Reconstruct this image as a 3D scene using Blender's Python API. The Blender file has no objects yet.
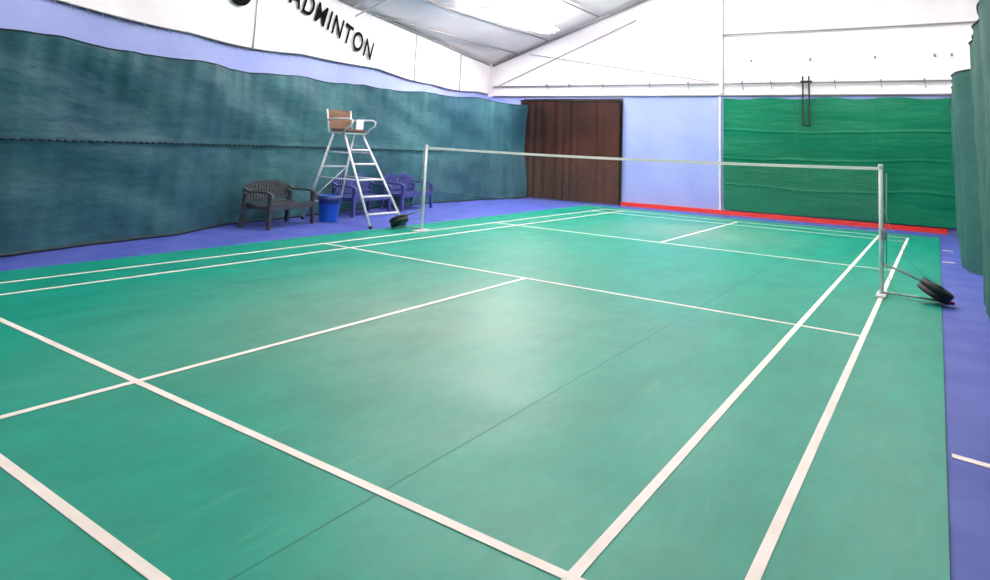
import bpy, bmesh, math, random
from mathutils import Vector, Matrix, noise
random.seed(4)
scene=bpy.context.scene
try:
    scene.view_settings.view_transform='Standard'
except Exception: pass

# ------------------------------------------------------------------ materials
def mat(name,col,rough=0.6,metal=0.0,col2=None,nscale=3.0,bump=0.0,bscale=60.0,spec=0.5,stretch=(1,1,1),lo=0.35,hi=0.65,emit=None,detail=4):
    m=bpy.data.materials.new(name); m.use_nodes=True
    nt=m.node_tree; b=nt.nodes['Principled BSDF']
    b.inputs['Roughness'].default_value=rough; b.inputs['Metallic'].default_value=metal
    b.inputs['Specular IOR Level'].default_value=spec
    b.inputs['Base Color'].default_value=(*col,1)
    tc=nt.nodes.new('ShaderNodeTexCoord'); mp=nt.nodes.new('ShaderNodeMapping')
    mp.inputs['Scale'].default_value=stretch
    nt.links.new(tc.outputs['Object'],mp.inputs['Vector'])
    if col2:
        n=nt.nodes.new('ShaderNodeTexNoise'); n.inputs['Scale'].default_value=nscale; n.inputs['Detail'].default_value=detail
        nt.links.new(mp.outputs['Vector'],n.inputs['Vector'])
        r=nt.nodes.new('ShaderNodeValToRGB'); r.color_ramp.elements[0].position=lo; r.color_ramp.elements[1].position=hi
        r.color_ramp.elements[0].color=(*col,1); r.color_ramp.elements[1].color=(*col2,1)
        nt.links.new(n.outputs['Fac'],r.inputs['Fac']); nt.links.new(r.outputs['Color'],b.inputs['Base Color'])
    if bump>0:
        n2=nt.nodes.new('ShaderNodeTexNoise'); n2.inputs['Scale'].default_value=bscale; n2.inputs['Detail'].default_value=3
        nt.links.new(mp.outputs['Vector'],n2.inputs['Vector'])
        bp=nt.nodes.new('ShaderNodeBump'); bp.inputs['Strength'].default_value=bump; bp.inputs['Distance'].default_value=0.02
        nt.links.new(n2.outputs['Fac'],bp.inputs['Height']); nt.links.new(bp.outputs['Normal'],b.inputs['Normal'])
    if emit:
        b.inputs['Emission Color'].default_value=(*col,1); b.inputs['Emission Strength'].default_value=emit
    return m
def s(r,g,b):
    f=lambda c:((c/255)/12.92 if c/255<=0.04045 else ((c/255+0.055)/1.055)**2.4)
    return (f(r),f(g),f(b))

M_floor=mat('floor_blue',s(82,94,174),0.55,col2=s(64,78,162),nscale=2.5,bump=0.1,bscale=120,spec=.3)
M_line=mat('line_paint',s(244,228,222),0.5,col2=s(230,218,208),nscale=6,spec=.3)
M_white=mat('white_liner',s(246,240,242),0.7,col2=s(228,223,228),nscale=0.9,bump=0.35,bscale=2.5)
M_ceil=mat('ceiling_liner',s(250,240,238),0.7,col2=s(236,227,226),nscale=0.6,bump=0.25,bscale=2.0)
M_peri=mat('periwinkle_wall',s(154,168,222),0.6,col2=s(144,158,218),nscale=1.2,bump=0.15,bscale=8)
M_red=mat('red_baseboard',s(225,44,32),0.45)
M_steel=mat('painted_steel',s(228,226,228),0.35,col2=s(208,206,210),nscale=5)
M_galv=mat('galvanised_pipe',s(150,148,150),0.4,metal=0.3)
M_dark=mat('black_rubber',s(20,20,22),0.5,bump=0.1)
M_hook=mat('hook_grey',s(120,115,118),0.5)
M_darkpl=mat('dark_resin',s(66,68,72),0.45,col2=s(52,54,60),nscale=8)
M_blupl=mat('blue_resin',s(68,74,136),0.4,col2=s(54,60,120),nscale=6)
M_bin=mat('bin_plastic',s(30,98,205),0.35)
M_liner=mat('bin_liner',s(40,60,120),0.3,bump=0.4,bscale=30)
M_wood=mat('wood_slats',s(140,105,85),0.5,col2=s(115,80,62),nscale=4,stretch=(1,1,8))
M_paper=mat('paper',s(245,245,245),0.6)
M_tape=mat('net_tape',s(250,240,236),0.6)
M_redpl=mat('red_plastic',s(200,40,35),0.4)
M_rope=mat('green_cord',s(120,170,150),0.7)
M_black=mat('black_print',s(10,10,12),0.8,spec=.1)
M_lamp=mat('lamp_tube',(1,0.97,0.94),0.5,emit=8)
M_lampB=mat('lamp_tube_bright',(1,0.97,0.94),0.5,emit=34)

def curtain_mat(name,c1,c2,rough,wrinkle=0.3,stripe=(1.0,1.0,14.0),smul=0.4,wscale=(1,1,1.8),spec=.2):
    m=mat(name,c1,rough,col2=c2,nscale=0.45,lo=0.36,hi=0.68,detail=5,spec=spec)
    nt=m.node_tree; b=nt.nodes['Principled BSDF']; tc=nt.nodes['Texture Coordinate']
    mp=nt.nodes.new('ShaderNodeMapping'); mp.inputs['Scale'].default_value=stripe
    nt.links.new(tc.outputs['Object'],mp.inputs['Vector'])
    n=nt.nodes.new('ShaderNodeTexNoise'); n.inputs['Scale'].default_value=1.6; n.inputs['Detail'].default_value=9; n.inputs['Roughness'].default_value=0.8
    nt.links.new(mp.outputs['Vector'],n.inputs['Vector'])
    src=b.inputs['Base Color'].links[0].from_socket
    mx=nt.nodes.new('ShaderNodeMix'); mx.data_type='RGBA'; mx.blend_type='MULTIPLY'; mx.inputs['Factor'].default_value=smul
    r=nt.nodes.new('ShaderNodeValToRGB'); r.color_ramp.elements[0].position=0.3; r.color_ramp.elements[0].color=(0.5,0.5,0.5,1)
    r.color_ramp.elements[1].position=0.7; r.color_ramp.elements[1].color=(1.3,1.3,1.3,1)
    nt.links.new(n.outputs['Fac'],r.inputs['Fac'])
    nt.links.new(src,mx.inputs['A']); nt.links.new(r.outputs['Color'],mx.inputs['B']); nt.links.new(mx.outputs['Result'],b.inputs['Base Color'])
    n3=nt.nodes.new('ShaderNodeTexNoise'); n3.inputs['Scale'].default_value=2.0; n3.inputs['Detail'].default_value=3
    mp3=nt.nodes.new('ShaderNodeMapping'); mp3.inputs['Scale'].default_value=wscale; mp3.inputs['Rotation'].default_value=(0.35,0.1,0)
    nt.links.new(tc.outputs['Object'],mp3.inputs['Vector']); nt.links.new(mp3.outputs['Vector'],n3.inputs['Vector'])
    bp=nt.nodes.new('ShaderNodeBump'); bp.inputs['Strength'].default_value=wrinkle; bp.inputs['Distance'].default_value=0.06
    nt.links.new(n3.outputs['Fac'],bp.inputs['Height']); nt.links.new(bp.outputs['Normal'],b.inputs['Normal'])
    return m
M_curt=curtain_mat('teal_mesh_fabric',s(34,72,90),s(66,112,116),0.5,wrinkle=.6,smul=.55)
M_curtR=curtain_mat('green_mesh_fabric',s(38,90,84),s(56,106,96),0.65,wrinkle=.5)
M_tarp=curtain_mat('green_tarp_fabric',s(4,104,74),s(10,120,86),0.45,wrinkle=0.5,smul=.35,wscale=(.5,.5,2.0))
M_brown=curtain_mat('brown_sheer_fabric',s(36,21,18),s(82,47,37),0.7,stripe=(9,1,.5),smul=.9,wrinkle=.1)
M_hem=mat('dark_hem',s(26,40,46),0.7)

def mat_vinyl():
    m=mat('court_vinyl',s(14,156,124),0.33,spec=0.26)
    nt=m.node_tree; b=nt.nodes['Principled BSDF']; tc=nt.nodes['Texture Coordinate']
    def N(sc,det,ro=0.5,st=(1,1,1)):
        mp=nt.nodes.new('ShaderNodeMapping'); mp.inputs['Scale'].default_value=st
        n=nt.nodes.new('ShaderNodeTexNoise'); n.inputs['Scale'].default_value=sc; n.inputs['Detail'].default_value=det; n.inputs['Roughness'].default_value=ro
        nt.links.new(tc.outputs['Object'],mp.inputs['Vector']); nt.links.new(mp.outputs['Vector'],n.inputs['Vector']); return n
    n1=N(0.45,7,0.6)
    # lamp sheen painted into the colour, mixed with scuffing, at each half court's middle
    sp=nt.nodes.new('ShaderNodeSeparateXYZ'); nt.links.new(tc.outputs['Object'],sp.inputs[0])
    def M(op,a,b_=None):
        x=nt.nodes.new('ShaderNodeMath'); x.operation=op
        for i,v in enumerate((a,b_)):
            if v is None: continue
            if isinstance(v,(int,float)): x.inputs[i].default_value=v
            else: nt.links.new(v,x.inputs[i])
        return x.outputs[0]
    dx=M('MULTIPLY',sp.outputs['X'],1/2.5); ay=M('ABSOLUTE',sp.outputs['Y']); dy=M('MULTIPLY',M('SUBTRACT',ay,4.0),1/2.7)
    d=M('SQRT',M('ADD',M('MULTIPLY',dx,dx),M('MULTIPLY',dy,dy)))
    sheen_wear=M('MAXIMUM',M('SUBTRACT',1.0,d),0.0)
    fac=M('ADD',M('MULTIPLY',sheen_wear,1.0),M('MULTIPLY',M('SUBTRACT',n1.outputs['Fac'],.55),.9))
    r=nt.nodes.new('ShaderNodeValToRGB')
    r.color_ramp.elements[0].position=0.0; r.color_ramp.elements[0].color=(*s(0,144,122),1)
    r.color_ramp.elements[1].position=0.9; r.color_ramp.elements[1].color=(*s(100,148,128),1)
    nt.links.new(fac,r.inputs['Fac'])
    n2=N(2.2,10,0.8,(1,0.4,1)); r2=nt.nodes.new('ShaderNodeValToRGB')
    r2.color_ramp.elements[0].position=0.35; r2.color_ramp.elements[0].color=(0.76,0.79,0.79,1)
    r2.color_ramp.elements[1].position=0.7; r2.color_ramp.elements[1].color=(1.16,1.14,1.14,1)
    nt.links.new(n2.outputs['Fac'],r2.inputs['Fac'])
    mx=nt.nodes.new('ShaderNodeMix'); mx.data_type='RGBA'; mx.blend_type='MULTIPLY'; mx.inputs['Factor'].default_value=1
    nt.links.new(r.outputs['Color'],mx.inputs['A']); nt.links.new(r2.outputs['Color'],mx.inputs['B'])
    n5=N(9,3,0.6,(1,.2,1)); r5=nt.nodes.new('ShaderNodeValToRGB')
    r5.color_ramp.elements[0].position=0.64; r5.color_ramp.elements[0].color=(0,0,0,1)
    r5.color_ramp.elements[1].position=0.76; r5.color_ramp.elements[1].color=(.3,.3,.3,1)
    nt.links.new(n5.outputs['Fac'],r5.inputs['Fac'])
    m5=nt.nodes.new('ShaderNodeMix'); m5.data_type='RGBA'; nt.links.new(r5.outputs['Color'],m5.inputs['Factor'])
    nt.links.new(mx.outputs['Result'],m5.inputs['A']); m5.inputs['B'].default_value=(*s(110,160,136),1)
    nt.links.new(m5.outputs['Result'],b.inputs['Base Color'])
    n3=N(1.6,5); mr=nt.nodes.new('ShaderNodeMapRange'); mr.inputs['To Min'].default_value=0.34; mr.inputs['To Max'].default_value=0.52
    nt.links.new(n3.outputs['Fac'],mr.inputs['Value']); nt.links.new(mr.outputs['Result'],b.inputs['Roughness'])
    bp=nt.nodes.new('ShaderNodeBump'); bp.inputs['Strength'].default_value=0.35; bp.inputs['Distance'].default_value=0.02
    n4=N(3,6); nt.links.new(n4.outputs['Fac'],bp.inputs['Height']); nt.links.new(bp.outputs['Normal'],b.inputs['Normal'])
    return m
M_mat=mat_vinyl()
M_seam=mat('vinyl_seam',s(30,116,98),0.5,spec=.2)

def mat_net():
    m=bpy.data.materials.new('net_mesh'); m.use_nodes=True; nt=m.node_tree; nt.nodes.clear()
    out=nt.nodes.new('ShaderNodeOutputMaterial'); mx=nt.nodes.new('ShaderNodeMixShader')
    tr=nt.nodes.new('ShaderNodeBsdfTransparent'); df=nt.nodes.new('ShaderNodeBsdfDiffuse'); df.inputs['Color'].default_value=(*s(190,180,175),1)
    tc=nt.nodes.new('ShaderNodeTexCoord'); sp=nt.nodes.new('ShaderNodeSeparateXYZ'); nt.links.new(tc.outputs['Object'],sp.inputs[0])
    fs=[]
    for ax in ('X','Z'):
        a=nt.nodes.new('ShaderNodeMath'); a.operation='MULTIPLY'; a.inputs[1].default_value=50
        nt.links.new(sp.outputs[ax],a.inputs[0])
        f=nt.nodes.new('ShaderNodeMath'); f.operation='FRACT'; nt.links.new(a.outputs[0],f.inputs[0])
        l=nt.nodes.new('ShaderNodeMath'); l.operation='LESS_THAN'; l.inputs[1].default_value=0.035; nt.links.new(f.outputs[0],l.inputs[0]); fs.append(l)
    mm=nt.nodes.new('ShaderNodeMath'); mm.operation='MAXIMUM'; nt.links.new(fs[0].outputs[0],mm.inputs[0]); nt.links.new(fs[1].outputs[0],mm.inputs[1])
    nt.links.new(mm.outputs[0],mx.inputs[0]); nt.links.new(tr.outputs[0],mx.inputs[1]); nt.links.new(df.outputs[0],mx.inputs[2]); nt.links.new(mx.outputs[0],out.inputs[0])
    return m
M_net=mat_net()

# ------------------------------------------------------------------ mesh builder
class MB:
    def __init__(self,name): self.name=name; self.bm=bmesh.new(); self.mats=[]
    def mi(self,m):
        if m not in self.mats: self.mats.append(m)
        return self.mats.index(m)
    def box(self,c,d,m,rot=None,bev=0.0):
        tb=bmesh.new(); bmesh.ops.create_cube(tb,size=1)
        for v in tb.verts: v.co=Vector((v.co.x*d[0],v.co.y*d[1],v.co.z*d[2]))
        if bev>0: bmesh.ops.bevel(tb,geom=tb.edges[:],offset=bev,segments=2,affect='EDGES')
        M=Matrix.Translation(Vector(c))@(rot.to_4x4() if rot is not None else Matrix.Identity(4))
        i=self.mi(m); mp={}
        for v in tb.verts: mp[v]=self.bm.verts.new(M@v.co)
        for f in tb.faces:
            nf=self.bm.faces.new([mp[v] for v in f.verts]); nf.material_index=i
        tb.free()
    def hexa(self,b,t,m):
        v=[self.bm.verts.new(p) for p in list(b)+list(t)]
        i=self.mi(m)
        for q in ((3,2,1,0),(4,5,6,7),(0,1,5,4),(1,2,6,5),(2,3,7,6),(3,0,4,7)):
            f=self.bm.faces.new([v[k] for k in q]); f.material_index=i
    def tube(self,pts,r,m,seg=8,caps=True):
        pts=[Vector(p) for p in pts]; rr=r if isinstance(r,(list,tuple)) else [r]*len(pts)
        rings=[]; i=self.mi(m); prev=None
        for k,p in enumerate(pts):
            a=pts[max(0,k-1)]; b=pts[min(len(pts)-1,k+1)]; t=(b-a).normalized()
            if prev is None:
                up=Vector((0,0,1)) if abs(t.z)<0.9 else Vector((1,0,0)); n=t.cross(up).normalized()
            else: n=(prev-t*prev.dot(t)).normalized()
            prev=n; bn=t.cross(n)
            rings.append([self.bm.verts.new(p+(n*math.cos(2*math.pi*j/seg)+bn*math.sin(2*math.pi*j/seg))*rr[k]) for j in range(seg)])
        for a,b in zip(rings,rings[1:]):
            for j in range(seg):
                f=self.bm.faces.new((a[j],a[(j+1)%seg],b[(j+1)%seg],b[j])); f.material_index=i; f.smooth=True
        if caps:
            f=self.bm.faces.new(rings[0][::-1]); f.material_index=i
            f=self.bm.faces.new(rings[-1]); f.material_index=i
    def lathe(self,prof,m,c=(0,0,0),axis=(0,0,1),seg=32,smooth=True):
        q=Vector((0,0,1)).rotation_difference(Vector(axis)); c=Vector(c); i=self.mi(m)
        rings=[[self.bm.verts.new(c+q@Vector((r*math.cos(2*math.pi*j/seg),r*math.sin(2*math.pi*j/seg),h))) for j in range(seg)] for r,h in prof]
        for a,b in zip(rings,rings[1:]):
            for j in range(seg):
                f=self.bm.faces.new((a[j],a[(j+1)%seg],b[(j+1)%seg],b[j])); f.material_index=i; f.smooth=smooth
    def grid(self,fn,nu,nv,m,mfn=None):
        V=[[self.bm.verts.new(fn(a/nu,b/nv)) for b in range(nv+1)] for a in range(nu+1)]
        for a in range(nu):
            for b in range(nv):
                f=self.bm.faces.new((V[a][b],V[a+1][b],V[a+1][b+1],V[a][b+1])); f.smooth=True
                f.material_index=self.mi(mfn(a/nu,b/nv) if mfn else m)
    def done(self,M=None,fixn=True):
        me=bpy.data.meshes.new(self.name)
        if fixn: bmesh.ops.recalc_face_normals(self.bm,faces=self.bm.faces[:])
        self.bm.to_mesh(me); self.bm.free()
        for m in self.mats: me.materials.append(m)
        o=bpy.data.objects.new(self.name,me); scene.collection.objects.link(o)
        if M is not None: o.matrix_world=M
        return o

# ------------------------------------------------------------------ room frame (metres, court centre = origin, y along court)
def yb(x): return 8.4925+0.0455*x            # back wall line
def xl(y): return -7.6+(8.15-y)*0.158        # left wall line
RIDGE=0.5
def zc(x): return 3.83+0.348*(x+7.6) if x<RIDGE else 3.83+0.348*(RIDGE+7.6)-0.348*(x-RIDGE)
XR=5.2; YF=-10.0; TH=0.12
ZH=2.87
b=MB('floor')
b.hexa([(-7.9,YF-.1,-.1),(XR+.1,YF-.1,-.1),(XR+.1,9,-.1),(-7.9,9,-.1)],[(-7.9,YF-.1,0),(XR+.1,YF-.1,0),(XR+.1,9,0),(-7.9,9,0)],M_floor); b.done()
b=MB('wall_back')
def slab(b,xs,z0,z1f,m,y=yb,t=TH):
    for xa,xb in zip(xs,xs[1:]):
        b.hexa([(xa,y(xa),z0),(xb,y(xb),z0),(xb,y(xb)+t,z0),(xa,y(xa)+t,z0)],
               [(xa,y(xa),z1f(xa)),(xb,y(xb),z1f(xb)),(xb,y(xb)+t,z1f(xb)),(xa,y(xa)+t,z1f(xa))],m)
slab(b,[-7.7,-6.3],0,lambda x:ZH,M_peri)
slab(b,[-3.4,XR],0,lambda x:ZH,M_peri)
slab(b,[-6.3,-3.4],2.76,lambda x:ZH,M_peri)
slab(b,[-7.7,RIDGE,XR],ZH,zc,M_white)
b.done()
b=MB('wall_left')
ys=[YF,8.15+.05]
def lw(z0,z1f,m):
    ya,ybb=ys
    b.hexa([(xl(ya)-TH,ya,z0),(xl(ya),ya,z0),(xl(ybb),ybb,z0),(xl(ybb)-TH,ybb,z0)],
           [(xl(ya)-TH,ya,z1f(xl(ya))),(xl(ya),ya,z1f(xl(ya))),(xl(ybb),ybb,z1f(xl(ybb))),(xl(ybb)-TH,ybb,z1f(xl(ybb)))],m)
lw(0,lambda x:3.0,M_peri); lw(3.0,zc,M_white); b.done()
b=MB('wall_right')
b.hexa([(XR,YF,0),(XR+TH,YF,0),(XR+TH,9,0),(XR,9,0)],[(XR,YF,zc(XR)),(XR+TH,YF,zc(XR)),(XR+TH,9,zc(XR)),(XR,9,zc(XR))],M_white); b.done()
b=MB('wall_front')
for xa,xb in ((xl(YF),RIDGE),(RIDGE,XR)):
    b.hexa([(xa,YF-TH,0),(xb,YF-TH,0),(xb,YF,0),(xa,YF,0)],[(xa,YF-TH,zc(xa)),(xb,YF-TH,zc(xb)),(xb,YF,zc(xb)),(xa,YF,zc(xa))],M_white)
b.done()
b=MB('ceiling')
for xa,xb in ((-7.9,RIDGE),(RIDGE,XR+.15)):
    b.hexa([(xa,YF-.1,zc(xa)),(xb,YF-.1,zc(xb)),(xb,9,zc(xb)),(xa,9,zc(xa))],[(xa,YF-.1,zc(xa)+.1),(xb,YF-.1,zc(xb)+.1),(xb,9,zc(xb)+.1),(xa,9,zc(xa)+.1)],M_ceil)
b.done()
b=MB('roof_framing')
for x in (-6.6,-5.6,-4.0,-2.4,-.8,0.4):
    b.tube([(x,max(YF+.05,-9.9) if xl(YF)<x-.1 else 8.15-(x+.12+7.6)/.158,zc(x)-.05),(x,8.1,zc(x)-.05)],0.025,M_galv,6)
b.tube([(-7.45,8.1,zc(-7.45)-.08),(RIDGE,8.42,zc(RIDGE)-.08)],0.04,M_galv,8)
for y in (1.4,-3.6):
    xa=xl(y)+.1
    b.tube([(xa,y,zc(xa)-.08),(RIDGE,y,zc(RIDGE)-.08)],0.045,M_steel,8)
    b.tube([(xa+.05,y,zc(xa)-.3),(RIDGE-1,y,zc(RIDGE-1)-.5)],0.02,M_steel,6)
    for k in range(1,9):
        x=xa+k*.7; b.tube([(x-.35,y,zc(x-.35)-.09),(x,y,zc(x)-.32-.02*k)],.01,M_steel,5)
b.done()
b=MB('wall_rail')
def P(x,z,off): return (x,yb(x)-off,z)
b.tube([P(-7.4,3.16,.06),P(5.1,3.16,.06)],0.022,M_galv,8)
b.tube([P(-0.75,4.38,.06),P(5.1,4.38,.06)],0.02,M_galv,8)
b.tube([P(-7.4,ZH,.03),P(5.1,ZH,.03)],0.022,M_galv,8)
b.tube([P(-6.2,4.1,.05),P(-1.0,3.2,.05)],0.010,M_galv,6)
b.tube([P(-7.2,3.2,.05),P(-3.0,4.9,.05)],0.012,M_galv,6)
for x in (-5.6,-4.9,-3.9,-2.6,-1.6,-.3,.35,1.7,2.6,3.4,4.2):
    b.box(P(x,3.17,.09),(.03,.05,.09),M_hook); b.tube([P(x,3.12,.08),P(x+.02,3.0,.06)],0.008,M_galv,6)
for x in (-.1,1.2,2.5,3.6,3.9): b.box(P(x,3.16+.55,.02),(.04,.03,.06),M_hook)
b.done()
b=MB('wall_column'); b.box(P(-.8,(ZH+zc(-.8))/2+.0,.05),(.09,.09,zc(-.8)-ZH-.1),M_steel,bev=.01)
b.box(P(-.75,(ZH+zc(-.8))/2,.06),(.02,.03,zc(-.8)-ZH-.1),M_galv)
b.box(P(-.84,ZH/2,.03),(.05,.03,ZH-.05),M_steel); b.done()
b=MB('baseboard_back')
b.hexa([P(-3.32,0,.12),P(3.68,0,.12),P(3.68,0,.005),P(-3.32,0,.005)],[P(-3.32,.1,.12),P(3.68,.1,.12),P(3.68,.1,.005),P(-3.32,.1,.005)],M_red); b.done()

b=MB('hanging_bracket')
for x,z0 in ((1.05,2.24),(1.18,2.18)):
    b.box(P(x,(z0+3.3)/2,.16),(.035,.03,3.3-z0),M_dark,bev=.004)
b.box(P(1.12,3.17,.12),(.24,.07,.05),M_dark); b.tube([P(1.05,2.24,.16),P(1.05,2.17,.24),P(1.18,2.15,.24),P(1.18,2.18,.16)],.018,M_dark); b.done()

def tarp(u,v):
    x=-.74+u*(3.98+.74); z=.13+v*(2.68)
    zz=z+.05*math.sin(x*.9+1)+.05*noise.noise(Vector((x*1.1,z,2)))
    n=noise.noise(Vector((x*.6,z*.9,3.1)))*.05+noise.noise(Vector((x*.5,zz*2.6,7.7)))*.03+noise.noise(Vector((x*2.2,z*1.3,1.7)))*.03
    for cz in (.75,1.4,2.05): n-=.016*math.exp(-((zz-cz)/.02)**2)
    for cx in (.9,2.5): n-=.012*math.exp(-((x-cx)/.015)**2)
    z2=z+(.02*math.sin(x*5.0)-.02)*(v**6)
    return (x,yb(x)-.095+n*.7,z2)
b=MB('green_tarp'); b.grid(tarp,300,150,M_tarp)
b.done(fixn=False)

RB=Matrix.Rotation(math.atan(.0455),3,'Z')
b=MB('door_1')
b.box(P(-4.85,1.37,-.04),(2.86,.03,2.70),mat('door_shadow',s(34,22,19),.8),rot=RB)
for x in (-6.33,-3.37): b.box(P(x,1.37,.03),(.05,.05,2.74),M_dark)
b.box(P(-4.85,2.77,.035),(3.0,.04,.05),M_dark,rot=RB)
b.done()
def brown(u,v):
    x=-6.36+u*3.0; z=.03+v*2.70
    ph=noise.noise(Vector((x*1.2,0,3)))*9+noise.noise(Vector((x*3,z*.25,8)))*1.5
    f=math.sin(u*60+ph)*.02*(1.1-.6*v)+noise.noise(Vector((x*2.5,z*.4,1)))*.05
    return (x,yb(x)-.17+f,z)
b=MB('door_curtain'); b.grid(brown,260,14,M_brown)
b.tube([P(-6.4,2.74,.17),P(-3.33,2.74,.17)],.02,M_dark); b.done(fixn=False)

# left backdrop curtain (hangs off the wall)
CP=[(-3.60,-9.9),(-4.42,-5.08),(-4.86,-3.0),(-5.36,-1.9),(-5.72,0.0),(-6.1,2.0),(-6.22,4.5),(-6.15,6.0),(-6.0,7.85)]
Y1=7.85
def cpath(t):
    y=-9.9+t*(Y1+9.9)
    P_=CP
    for k in range(len(P_)-1):
        xa,ya=P_[k]; xb,yb2=P_[k+1]
        if y<=yb2+1e-6:
            f=(y-ya)/(yb2-ya)
            x0=P_[max(0,k-1)][0]; x3=P_[min(len(P_)-1,k+2)][0]
            x=.5*((2*xa)+(-x0+xb)*f+(2*x0-5*xa+4*xb-x3)*f*f+(-x0+3*xa-3*xb+x3)*f**3)
            return x,y
    return P_[-1]
def ztop(y):
    zt=2.36+max(0,(y+3))*0.030
    if y>5.5: zt-=.10*(y-5.5)/2.3
    return zt-.045*abs(math.sin((y+9)*1.5))-.02*noise.noise(Vector((y*2,0,0)))
def lc(u,v):
    x,y=cpath(u); z=.015+v*(ztop(y)-.015)
    amp=.4+.6*math.sin(v*math.pi)
    n=noise.noise(Vector((y*.45,z*.7,2.0)))*.10*amp+noise.noise(Vector((y*.9+z*1.3,z*1.6,5.0)))*.06+noise.noise(Vector((y*3,z*1.2,9.0)))*.022
    n+=noise.noise(Vector((y*5,z*.5,12.0)))*.07*v**4+noise.noise(Vector((y*4.5,z*.35,22.0)))*.03*(1-v*.5)
    if abs(z-1.22)<.03: n+=.015
    return (x+n*.9,y,z)
b=MB('backdrop_curtain'); b.grid(lc,520,60,M_curt)
for k in range(0,190):
    u=k/190
    if u>.8: break
    p=lc(u,(1.2)/(ztop(cpath(u)[1]))); q=lc(u+.0035,(1.2)/(ztop(cpath(u)[1])))
    b.tube([(p[0]+.014,p[1],p[2]),(q[0]+.014,q[1],q[2])],.011,M_hem,5)
b.tube([lc(i/200,1) for i in range(201)],.010,M_hem,6)
b.tube([(lc(i/120,0)[0]+.01,lc(i/120,0)[1],.02) for i in range(121)],.016,M_hem,6)
b.tube([lc(1,i/20) for i in range(21)],.014,M_hem,6)
b.done(fixn=False)

RP=[(3.92,-9.9),(3.92,-4.0),(3.91,-1.8),(3.92,.3),(4.02,.9),(4.02,2.5),(3.80,2.9),(3.83,4.5),(3.85,8.5)]
def rpath(t):
    L=[math.dist(a,c) for a,c in zip(RP,RP[1:])]; T=sum(L)*t
    for l,a,c in zip(L,RP,RP[1:]):
        if T<=l+1e-9: return a[0]+(c[0]-a[0])*T/l,a[1]+(c[1]-a[1])*T/l
        T-=l
    return RP[-1]
def rc(u,v):
    x,y=rpath(u); z=.01+v*(2.62)
    n=math.sin(y*9+1.3*math.sin(y*2.1))*.018+noise.noise(Vector((y*1.5,z*.8,4)))*.04+noise.noise(Vector((y*3,z*2.5,14)))*.02
    return (x+n,y,z)
b=MB('backdrop_curtain'); b.grid(rc,420,40,M_curtR)
b.tube([rc(i/150,1) for i in range(151)],.014,M_hem,6); b.done(fixn=False)

b=MB('wall_banner')
def bn(u,v):
    y=-9.8+u*17.8; x=xl(y)+.05
    zb=2.93+.05*math.sin(y*.9)-.04*abs(math.sin(y*1.3)); zt=zc(x)-.04
    z=zb+v*(zt-zb)
    return (x+.02*noise.noise(Vector((y,z*2,0))),y,z)
b.grid(bn,160,14,M_white)
b.tube([bn(i/160,0) for i in range(161)],.012,M_galv,6)
b.tube([(bn(i/160,.985)[0]+.03,bn(i/160,.985)[1],bn(i/160,.985)[2]) for i in range(161)],.02,M_galv,6)
for yy in (-1.2,3.9,6.2):
    u=(yy+9.8)/17.8; b.tube([Vector(bn(u,v/6))+Vector((.02,0,0)) for v in range(7)],.012,M_galv,5)
for k in range(60):
    u=.3+k*.0115
    if u<1:
        p=bn(u,0); b.tube([(p[0]+.01,p[1],p[2]),(p[0]+.03,p[1]+.02,p[2]-.09)],.004,M_galv,4)
ban=b.done(fixn=False)
cu=bpy.data.curves.new('banner_lettering','FONT'); cu.body='BADMINTON'; cu.size=.5; cu.offset=.008; cu.extrude=.001; cu.space_character=1.18
to=bpy.data.objects.new('tmp',cu); scene.collection.objects.link(to); bpy.context.view_layer.update()
me=bpy.data.meshes.new_from_object(to.evaluated_get(bpy.context.evaluated_depsgraph_get())); bpy.data.objects.remove(to)
x0=min(v.co.x for v in me.vertices);x1=max(v.co.x for v in me.vertices);y0=min(v.co.y for v in me.vertices);y1=max(v.co.y for v in me.vertices)
for v in me.vertices:
    v.co.x=(v.co.x-x1)/(x1-x0)*2.95; v.co.y=(v.co.y-y0)/(y1-y0)*.42
me.materials.clear(); me.materials.append(M_black)
o=bpy.data.objects.new('lettering',me); scene.collection.objects.link(o)
w=Vector((-.156,.9877,0)).normalized(); tilt=math.radians(15.5)
ex=(w*math.cos(tilt)-Vector((0,0,1))*math.sin(tilt)); ez=Vector((w.y,-w.x,0)).normalized(); ey=ez.cross(ex)
Mx=Matrix((ex,ey,ez)).transposed().to_4x4(); yy=2.07; Mx.translation=Vector((xl(yy)+.10,yy,3.09)); o.matrix_world=Mx; o.parent=ban
b=MB('logo')
b.lathe([(.0,.0),(.26,.0),(.26,.012),(.0,.012)],M_black,(xl(-1.6)+.09,-1.6,3.76),(ez.x,ez.y,0),28,smooth=False); o=b.done(); o.parent=ban

# ------------------------------------------------------------------ court mat and lines
b=MB('court_mat')
ZM=.012
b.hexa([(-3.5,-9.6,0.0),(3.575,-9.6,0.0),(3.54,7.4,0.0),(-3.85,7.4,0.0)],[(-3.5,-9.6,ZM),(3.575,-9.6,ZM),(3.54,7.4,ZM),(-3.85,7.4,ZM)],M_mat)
for x in (1.78,-1.72):
    w_=.004 if x>0 else .0025
    b.hexa([(x-w_,-9.6,ZM),(x+w_,-9.6,ZM),(x+w_,7.4,ZM),(x-w_,7.4,ZM)],[(x-w_,-9.6,ZM+.0004),(x+w_,-9.6,ZM+.0004),(x+w_,7.4,ZM+.0004),(x-w_,7.4,ZM+.0004)],M_seam)
b.done()
b=MB('court_lines')
Z0,Z1=.0127,.0150
def rect(xa,ya,xb,yb_,z0=Z0,z1=Z1):
    b.hexa([(xa,ya,z0),(xb,ya,z0),(xb,yb_,z0),(xa,yb_,z0)],[(xa,ya,z1),(xb,ya,z1),(xb,yb_,z1),(xa,yb_,z1)],M_line)
lw2=.0205
for x in (-3.05,-2.59,2.59,3.05): rect(x-lw2,-6.76,x+lw2,6.72)
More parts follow.
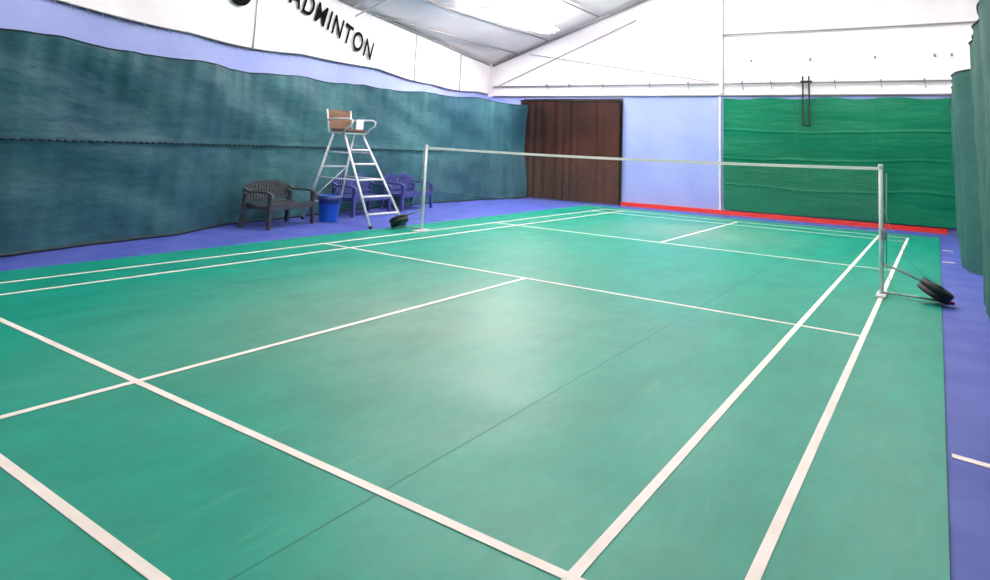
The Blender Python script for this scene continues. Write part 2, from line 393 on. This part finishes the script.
for y in (-6.74,-5.97,-1.98,1.98,5.94,6.7): rect(-3.05,y-lw2,3.05,y+lw2,Z0+.0004,Z1+.0004)
for ya,y2 in ((-6.74,-1.98),(1.98,6.7)): rect(-lw2,ya,lw2,y2,Z0+.0008,Z1+.0008)
b.done()
b=MB('floor_marking')
b.hexa([(3.585,-4.08,.001),(5.1,-4.28,.001),(5.1,-4.23,.001),(3.585,-4.03,.001)],[(3.585,-4.08,.004),(5.1,-4.28,.004),(5.1,-4.23,.004),(3.585,-4.03,.004)],M_line)
for y in (3.6,5.2): rect(3.57,y,3.72,y+.06,.001,.004)
b.done()

# ------------------------------------------------------------------ net and posts
NH=1.31; XN0=-3.085; XN1=3.06
b=MB('badminton_net')
def top(x): return NH-.03*(1-(x/3.05)**2)
def nf(u,v):
    x=XN0+.04+u*(XN1-XN0-.05); return (x,0,top(x)-.66+v*.66)
b.grid(nf,40,2,M_net)
for a in range(40):
    xa=XN0+.03+a*(XN1-XN0-.03)/40; xb=XN0+.03+(a+1)*(XN1-XN0-.03)/40
    b.hexa([(xa,-.005,top(xa)-.032),(xb,-.005,top(xb)-.032),(xb,.005,top(xb)-.032),(xa,.005,top(xa)-.032)],
           [(xa,-.005,top(xa)+.001),(xb,-.005,top(xb)+.001),(xb,.005,top(xb)+.001),(xa,.005,top(xa)+.001)],M_tape)
    b.tube([(xa,0,top(xa)-.66),(xb,0,top(xb)-.66)],.0012,M_galv,4,caps=False)
b.done(fixn=False)
def post(sg):
    b=MB('net_post'); x=3.05 if sg>0 else -3.085; z0=.0162; lean=.03 if sg>0 else 0.0
    b.box((x,0,z0+.010),(.09,.34,.020),M_steel,bev=.004)
    b.tube([(x,0,z0+.02),(x+lean,0,NH)],.020,M_steel,12); b.lathe([(.001,.022),(.022,.018),(.025,0),(.025,-.03)],M_steel,(x+lean,0,NH+.01))
    b.tube([(x+.05*sg,0,.3),(x+lean+.05*sg,0,NH-.06)],.005,M_galv,6)
    b.box((x+.03*sg,0,.62),(.045,.04,.10),M_galv,bev=.005)
    cx=x+.46*sg; c=Vector((cx,-.03,.130)); ax=Vector((.50*sg,0,.866)).normalized()
    b.tube([(x,0,.34),(x+.2*sg,0,.27),tuple(c+ax*.03)],.011,M_galv,8)
    b.tube([(x,0,z0+.03),(x+.3*sg,.0,.045),(x+.56*sg,0,.035)],.010,M_galv,8)
    b.lathe([(.0,-.055),(.125,-.055),(.143,-.050),(.147,-.040),(.147,-.010),(.138,-.004),(.138,.004),(.147,.010),(.147,.040),(.143,.050),(.125,.055),(.05,.055),(.045,.066),(0,.066)],M_dark,c,ax,36)
    b.tube([(x+.54*sg,-.02,.03),(x+.61*sg,-.04,.04)],.015,M_redpl if sg>0 else M_dark,8)
    pts=[(x+.02*sg,.0,.98),(x+.12*sg,-.01,.62),(x+.28*sg,-.02,.36),(x+.45*sg,-.05,.18)]
    b.tube(pts,.003,M_rope,5)
    b.tube([(x+.05*sg,-.02,.3),(x+.1*sg,-.06,.1),(x+.25*sg,-.12,.03),(x+.4*sg,-.16,.02),(x+.5*sg,-.1,.03)],.004,M_rope,5)
    b.done()
post(1); post(-1)

# ------------------------------------------------------------------ umpire chair (faces +x)
b=MB('umpire_chair')
FT=[(-3.82,-.37),(-3.82,.41)]; RT=[(-5.42,-.37),(-5.42,.41)]
TF=[(-4.74,-.2),(-4.74,.22)]; TR=[(-4.98,-.22),(-4.98,.24)]
zs=1.47
def L(a,c,z):
    k=z/zs; return (a[0]+(c[0]-a[0])*k,a[1]+(c[1]-a[1])*k,z)
for i in (0,1):
    b.tube([(FT[i][0],FT[i][1],.0),(TF[i][0],TF[i][1],zs)],.021,M_steel,10)
    b.tube([(RT[i][0],RT[i][1],.0),(TR[i][0],TR[i][1],zs)],.021,M_steel,10)
    b.lathe([(.0,0),(.03,0),(.03,.04),(.0,.045)],M_dark,(FT[i][0],FT[i][1],0),seg=12)
    b.lathe([(.0,0),(.03,0),(.03,.04),(.0,.045)],M_dark,(RT[i][0],RT[i][1],0),seg=12)
    for z in (.72,1.15): b.tube([L(FT[i],TF[i],z),L(RT[i],TR[i],z)],.014,M_steel,8)
for z in (.2,.46,.72,.97,1.2): b.tube([L(FT[0],TF[0],z),L(FT[1],TF[1],z)],.019,M_steel,8)
for z in (.3,.9): b.tube([L(RT[0],TR[0],z),L(RT[1],TR[1],z)],.015,M_steel,8)
b.tube([L(RT[0],TR[0],.3),L(RT[1],TR[1],.9)],.010,M_steel,8)
b.box((-4.86,.01,zs+.01),(.34,.50,.03),M_steel,bev=.005)
b.box((-4.86,.01,zs+.055),(.40,.46,.05),M_wood,bev=.015)
for y in (-.26,.28):
    b.tube([(-5.06,y,zs),(-5.1,y,zs+.2),(-5.14,y,1.88)],.015,M_steel,8)
    b.tube([(-5.11,y,1.70),(-4.9,y,1.715),(-4.58,y,1.715),(-4.50,y,1.69),(-4.51,y,1.62),(-4.62,y,1.56),(-4.72,y,zs+.01)],.017,M_steel,8)
for z in (1.60,1.68,1.76,1.84): b.box((-5.10-(z-1.5)*.09,.01,z),(.018,.52,.076),M_wood,bev=.004)
b.box((-4.78,.18,1.62),(.02,.16,.20),M_paper)
b.done()

# ------------------------------------------------------------------ resin benches (two-seat garden loveseats)
def bench(name,loc,ang,m,W=1.2,D=.46,arches=1,H=.70):
    b=MB(name); sh=.35; back=.07
    for sx in (-1,1):
        b.hexa([(sx*(W/2-.03)-.025,-D/2-.02,0),(sx*(W/2-.03)+.025,-D/2-.02,0),(sx*(W/2-.03)+.025,-D/2+.03,0),(sx*(W/2-.03)-.025,-D/2+.03,0)],
               [(sx*(W/2-.05)-.035,-D/2+.0,.52),(sx*(W/2-.05)+.035,-D/2+.0,.52),(sx*(W/2-.05)+.035,-D/2+.05,.52),(sx*(W/2-.05)-.035,-D/2+.05,.52)],m)
        b.hexa([(sx*(W/2-.03)-.025,D/2+.02,0),(sx*(W/2-.03)+.025,D/2+.02,0),(sx*(W/2-.03)+.025,D/2+.07,0),(sx*(W/2-.03)-.025,D/2+.07,0)],
               [(sx*(W/2-.05)-.03,D/2-.02,.5),(sx*(W/2-.05)+.03,D/2-.02,.5),(sx*(W/2-.05)+.03,D/2+.04,.5),(sx*(W/2-.05)-.03,D/2+.04,.5)],m)
        arm=[(-D/2-.035,.45),(-D/2-.02,.50),(-D/2+.06,.535),(0,.54),(D/2-.06,.535),(D/2+.03,.58)]
        for (ya,za),(yb_,zb) in zip(arm,arm[1:]):
            xa=sx*(W/2-.04)
            b.hexa([(xa-.035,ya,za-.02),(xa+.035,ya,za-.02),(xa+.035,yb_,zb-.02),(xa-.035,yb_,zb-.02)],[(xa-.035,ya,za+.01),(xa+.035,ya,za+.01),(xa+.035,yb_,zb+.01),(xa-.035,yb_,zb+.01)],m)
    for k in range(7):
        y=-D/2+.03+k*(D-.06)/6; b.box((0,y,sh-.03*math.sin(k/6*math.pi)),(W-.12,.055,.022),m,bev=.006)
    b.box((0,-D/2+.01,sh-.04),(W-.12,.022,.09),m,bev=.006); b.box((0,D/2-.01,sh-.04),(W-.12,.02,.06),m)
    for sx in (-1,0,1): b.box((sx*(W/2-.08),0,sh-.05),(.03,D-.04,.05),m)
    def bt(x):
        t=(x/(W/2-.06)+1)/2
        if arches==1: return H-.09*abs(2*t-1)**3-.01
        tt=(t*2)%1.0 if t<1 else 1
        return H-.09*(2*tt-1)**2
    n=24; pts=[]
    for k in range(n+1):
        x=-(W/2-.06)+k*(W-.12)/n; pts.append((x,D/2+back,bt(x)))
    for p,q in zip(pts,pts[1:]):
        b.hexa([(p[0],p[1]-.016,p[2]-.05),(q[0],q[1]-.016,q[2]-.05),(q[0],q[1]+.016,q[2]-.05),(p[0],p[1]+.016,p[2]-.05)],
               [(p[0],p[1]-.016,p[2]),(q[0],q[1]-.016,q[2]),(q[0],q[1]+.016,q[2]),(p[0],p[1]+.016,p[2])],m)
    b.box((0,D/2+.01,sh+.06),(W-.12,.03,.05),m,bev=.005)
    if arches==1: b.box((0,D/2+.04,sh+.2),(W-.12,.02,.03),m,bev=.005)
    ns=17
    for k in range(ns):
        x=-(W/2-.07)+k*(W-.14)/(ns-1); wd=.017 if 0<k<ns-1 else .03
        if arches==2 and k==ns//2: wd=.035
        b.hexa([(x-wd,D/2+.0,sh+.04),(x+wd,D/2+.0,sh+.04),(x+wd,D/2+.02,sh+.04),(x-wd,D/2+.02,sh+.04)],
               [(x-wd,D/2+back-.01,bt(x)-.03),(x+wd,D/2+back-.01,bt(x)-.03),(x+wd,D/2+back+.01,bt(x)-.03),(x-wd,D/2+back+.01,bt(x)-.03)],m)
    M=Matrix.Translation(Vector(loc))@Matrix.Rotation(ang,4,'Z')
    return b.done(M)
A=math.radians(90+9)
bench('garden_bench',(-4.92,-1.24,0),A+.10,M_darkpl,W=1.15,arches=1,H=.69)
bench('garden_bench',(-5.42,1.02,0),A,M_blupl,W=1.2,arches=2,H=.72)
bench('garden_bench',(-5.68,2.60,0),A,M_blupl,W=1.2,arches=2,H=.72)

b=MB('waste_bin')
BX,BY=-4.93,-.24
b.lathe([(.001,.005),(.145,.0),(.15,.02),(.185,.40),(.20,.405),(.20,.425),(.187,.425),(.17,.30),(.14,.03),(.001,.03)],M_bin,(BX,BY,0))
b.lathe([(.178,.30),(.190,.432),(.206,.430),(.208,.36),(.203,.345)],M_liner,(BX,BY,0),seg=24)
b.done()

# ------------------------------------------------------------------ lights : hanging fluorescent battens along the roof slopes
def batten(x,y,ln,power,up=.9,M_t=None):
    M_t=M_t or M_lamp
    z=zc(x)-.42
    b=MB('ceiling_light')
    b.box((x,y,z+.06),(.5,ln,.05),M_steel,bev=.01)
    for dx in (-.18,-.06,.06,.18): b.tube([(x+dx,y-ln/2+.05,z),(x+dx,y+ln/2-.05,z)],.025,M_t,8)
    for dx in (-.28,.28): b.tube([(x+dx,y-ln/2+.05,z+.05),(x+dx,y+ln/2-.05,z+.05)],.025,M_t,8)
    for dy in (-ln*.35,ln*.35): b.tube([(x,y+dy,z+.08),(x,y+dy,zc(x)-.005)],.012,M_steel,6)
    o=b.done()
    for nm,pw,dz,rx in (('batten_lamp',power,-.05,0),('batten_uplamp',power*up,.11,math.pi)):
        l=bpy.data.lights.new(nm,'AREA'); l.shape='RECTANGLE'; l.size=.5; l.size_y=ln; l.energy=pw; l.color=(1,.945,.93)
        lo=bpy.data.objects.new(nm,l); scene.collection.objects.link(lo); lo.location=(x,y,z+dz); lo.rotation_euler=(rx,0,0); lo.parent=o
    return o
batten(-4.75,5.2,3.0,98,1.5,M_lampB)
for y,p in ((.4,76),(-5.2,18)): batten(-4.0,y,2.4,p)
for y,p in ((6.0,102),(1.6,94),(-3.0,42),(-7.4,10)): batten(-1.0,y,2.4,p)
for y,p in ((5.6,100),(1.0,84),(-3.6,34),(-7.6,10)): batten(2.8,y,2.4,p)
w=bpy.data.worlds.new('world'); scene.world=w; w.use_nodes=True; w.node_tree.nodes['Background'].inputs[0].default_value=(.9,.92,1,1); w.node_tree.nodes['Background'].inputs[1].default_value=.4

# ------------------------------------------------------------------ camera
cd=bpy.data.cameras.new('camera'); cam=bpy.data.objects.new('camera',cd); scene.collection.objects.link(cam)
yaw,pitch,roll=.599,.135,.044
f=Vector((-math.sin(yaw)*math.cos(pitch),math.cos(yaw)*math.cos(pitch),math.sin(pitch))); r=Vector((math.cos(yaw),math.sin(yaw),0)); u=r.cross(f)
X=r*math.cos(roll)+u*math.sin(roll); Y=-r*math.sin(roll)+u*math.cos(roll)
Mc=Matrix((X,Y,-f)).transposed().to_4x4(); Mc.translation=Vector((3.59,-7.978,1.325)); cam.matrix_world=Mc
cd.sensor_width=36; cd.sensor_fit='HORIZONTAL'; cd.lens=651.5/990*36; cd.shift_y=-229.85/990; cd.clip_start=.02
scene.camera=cam
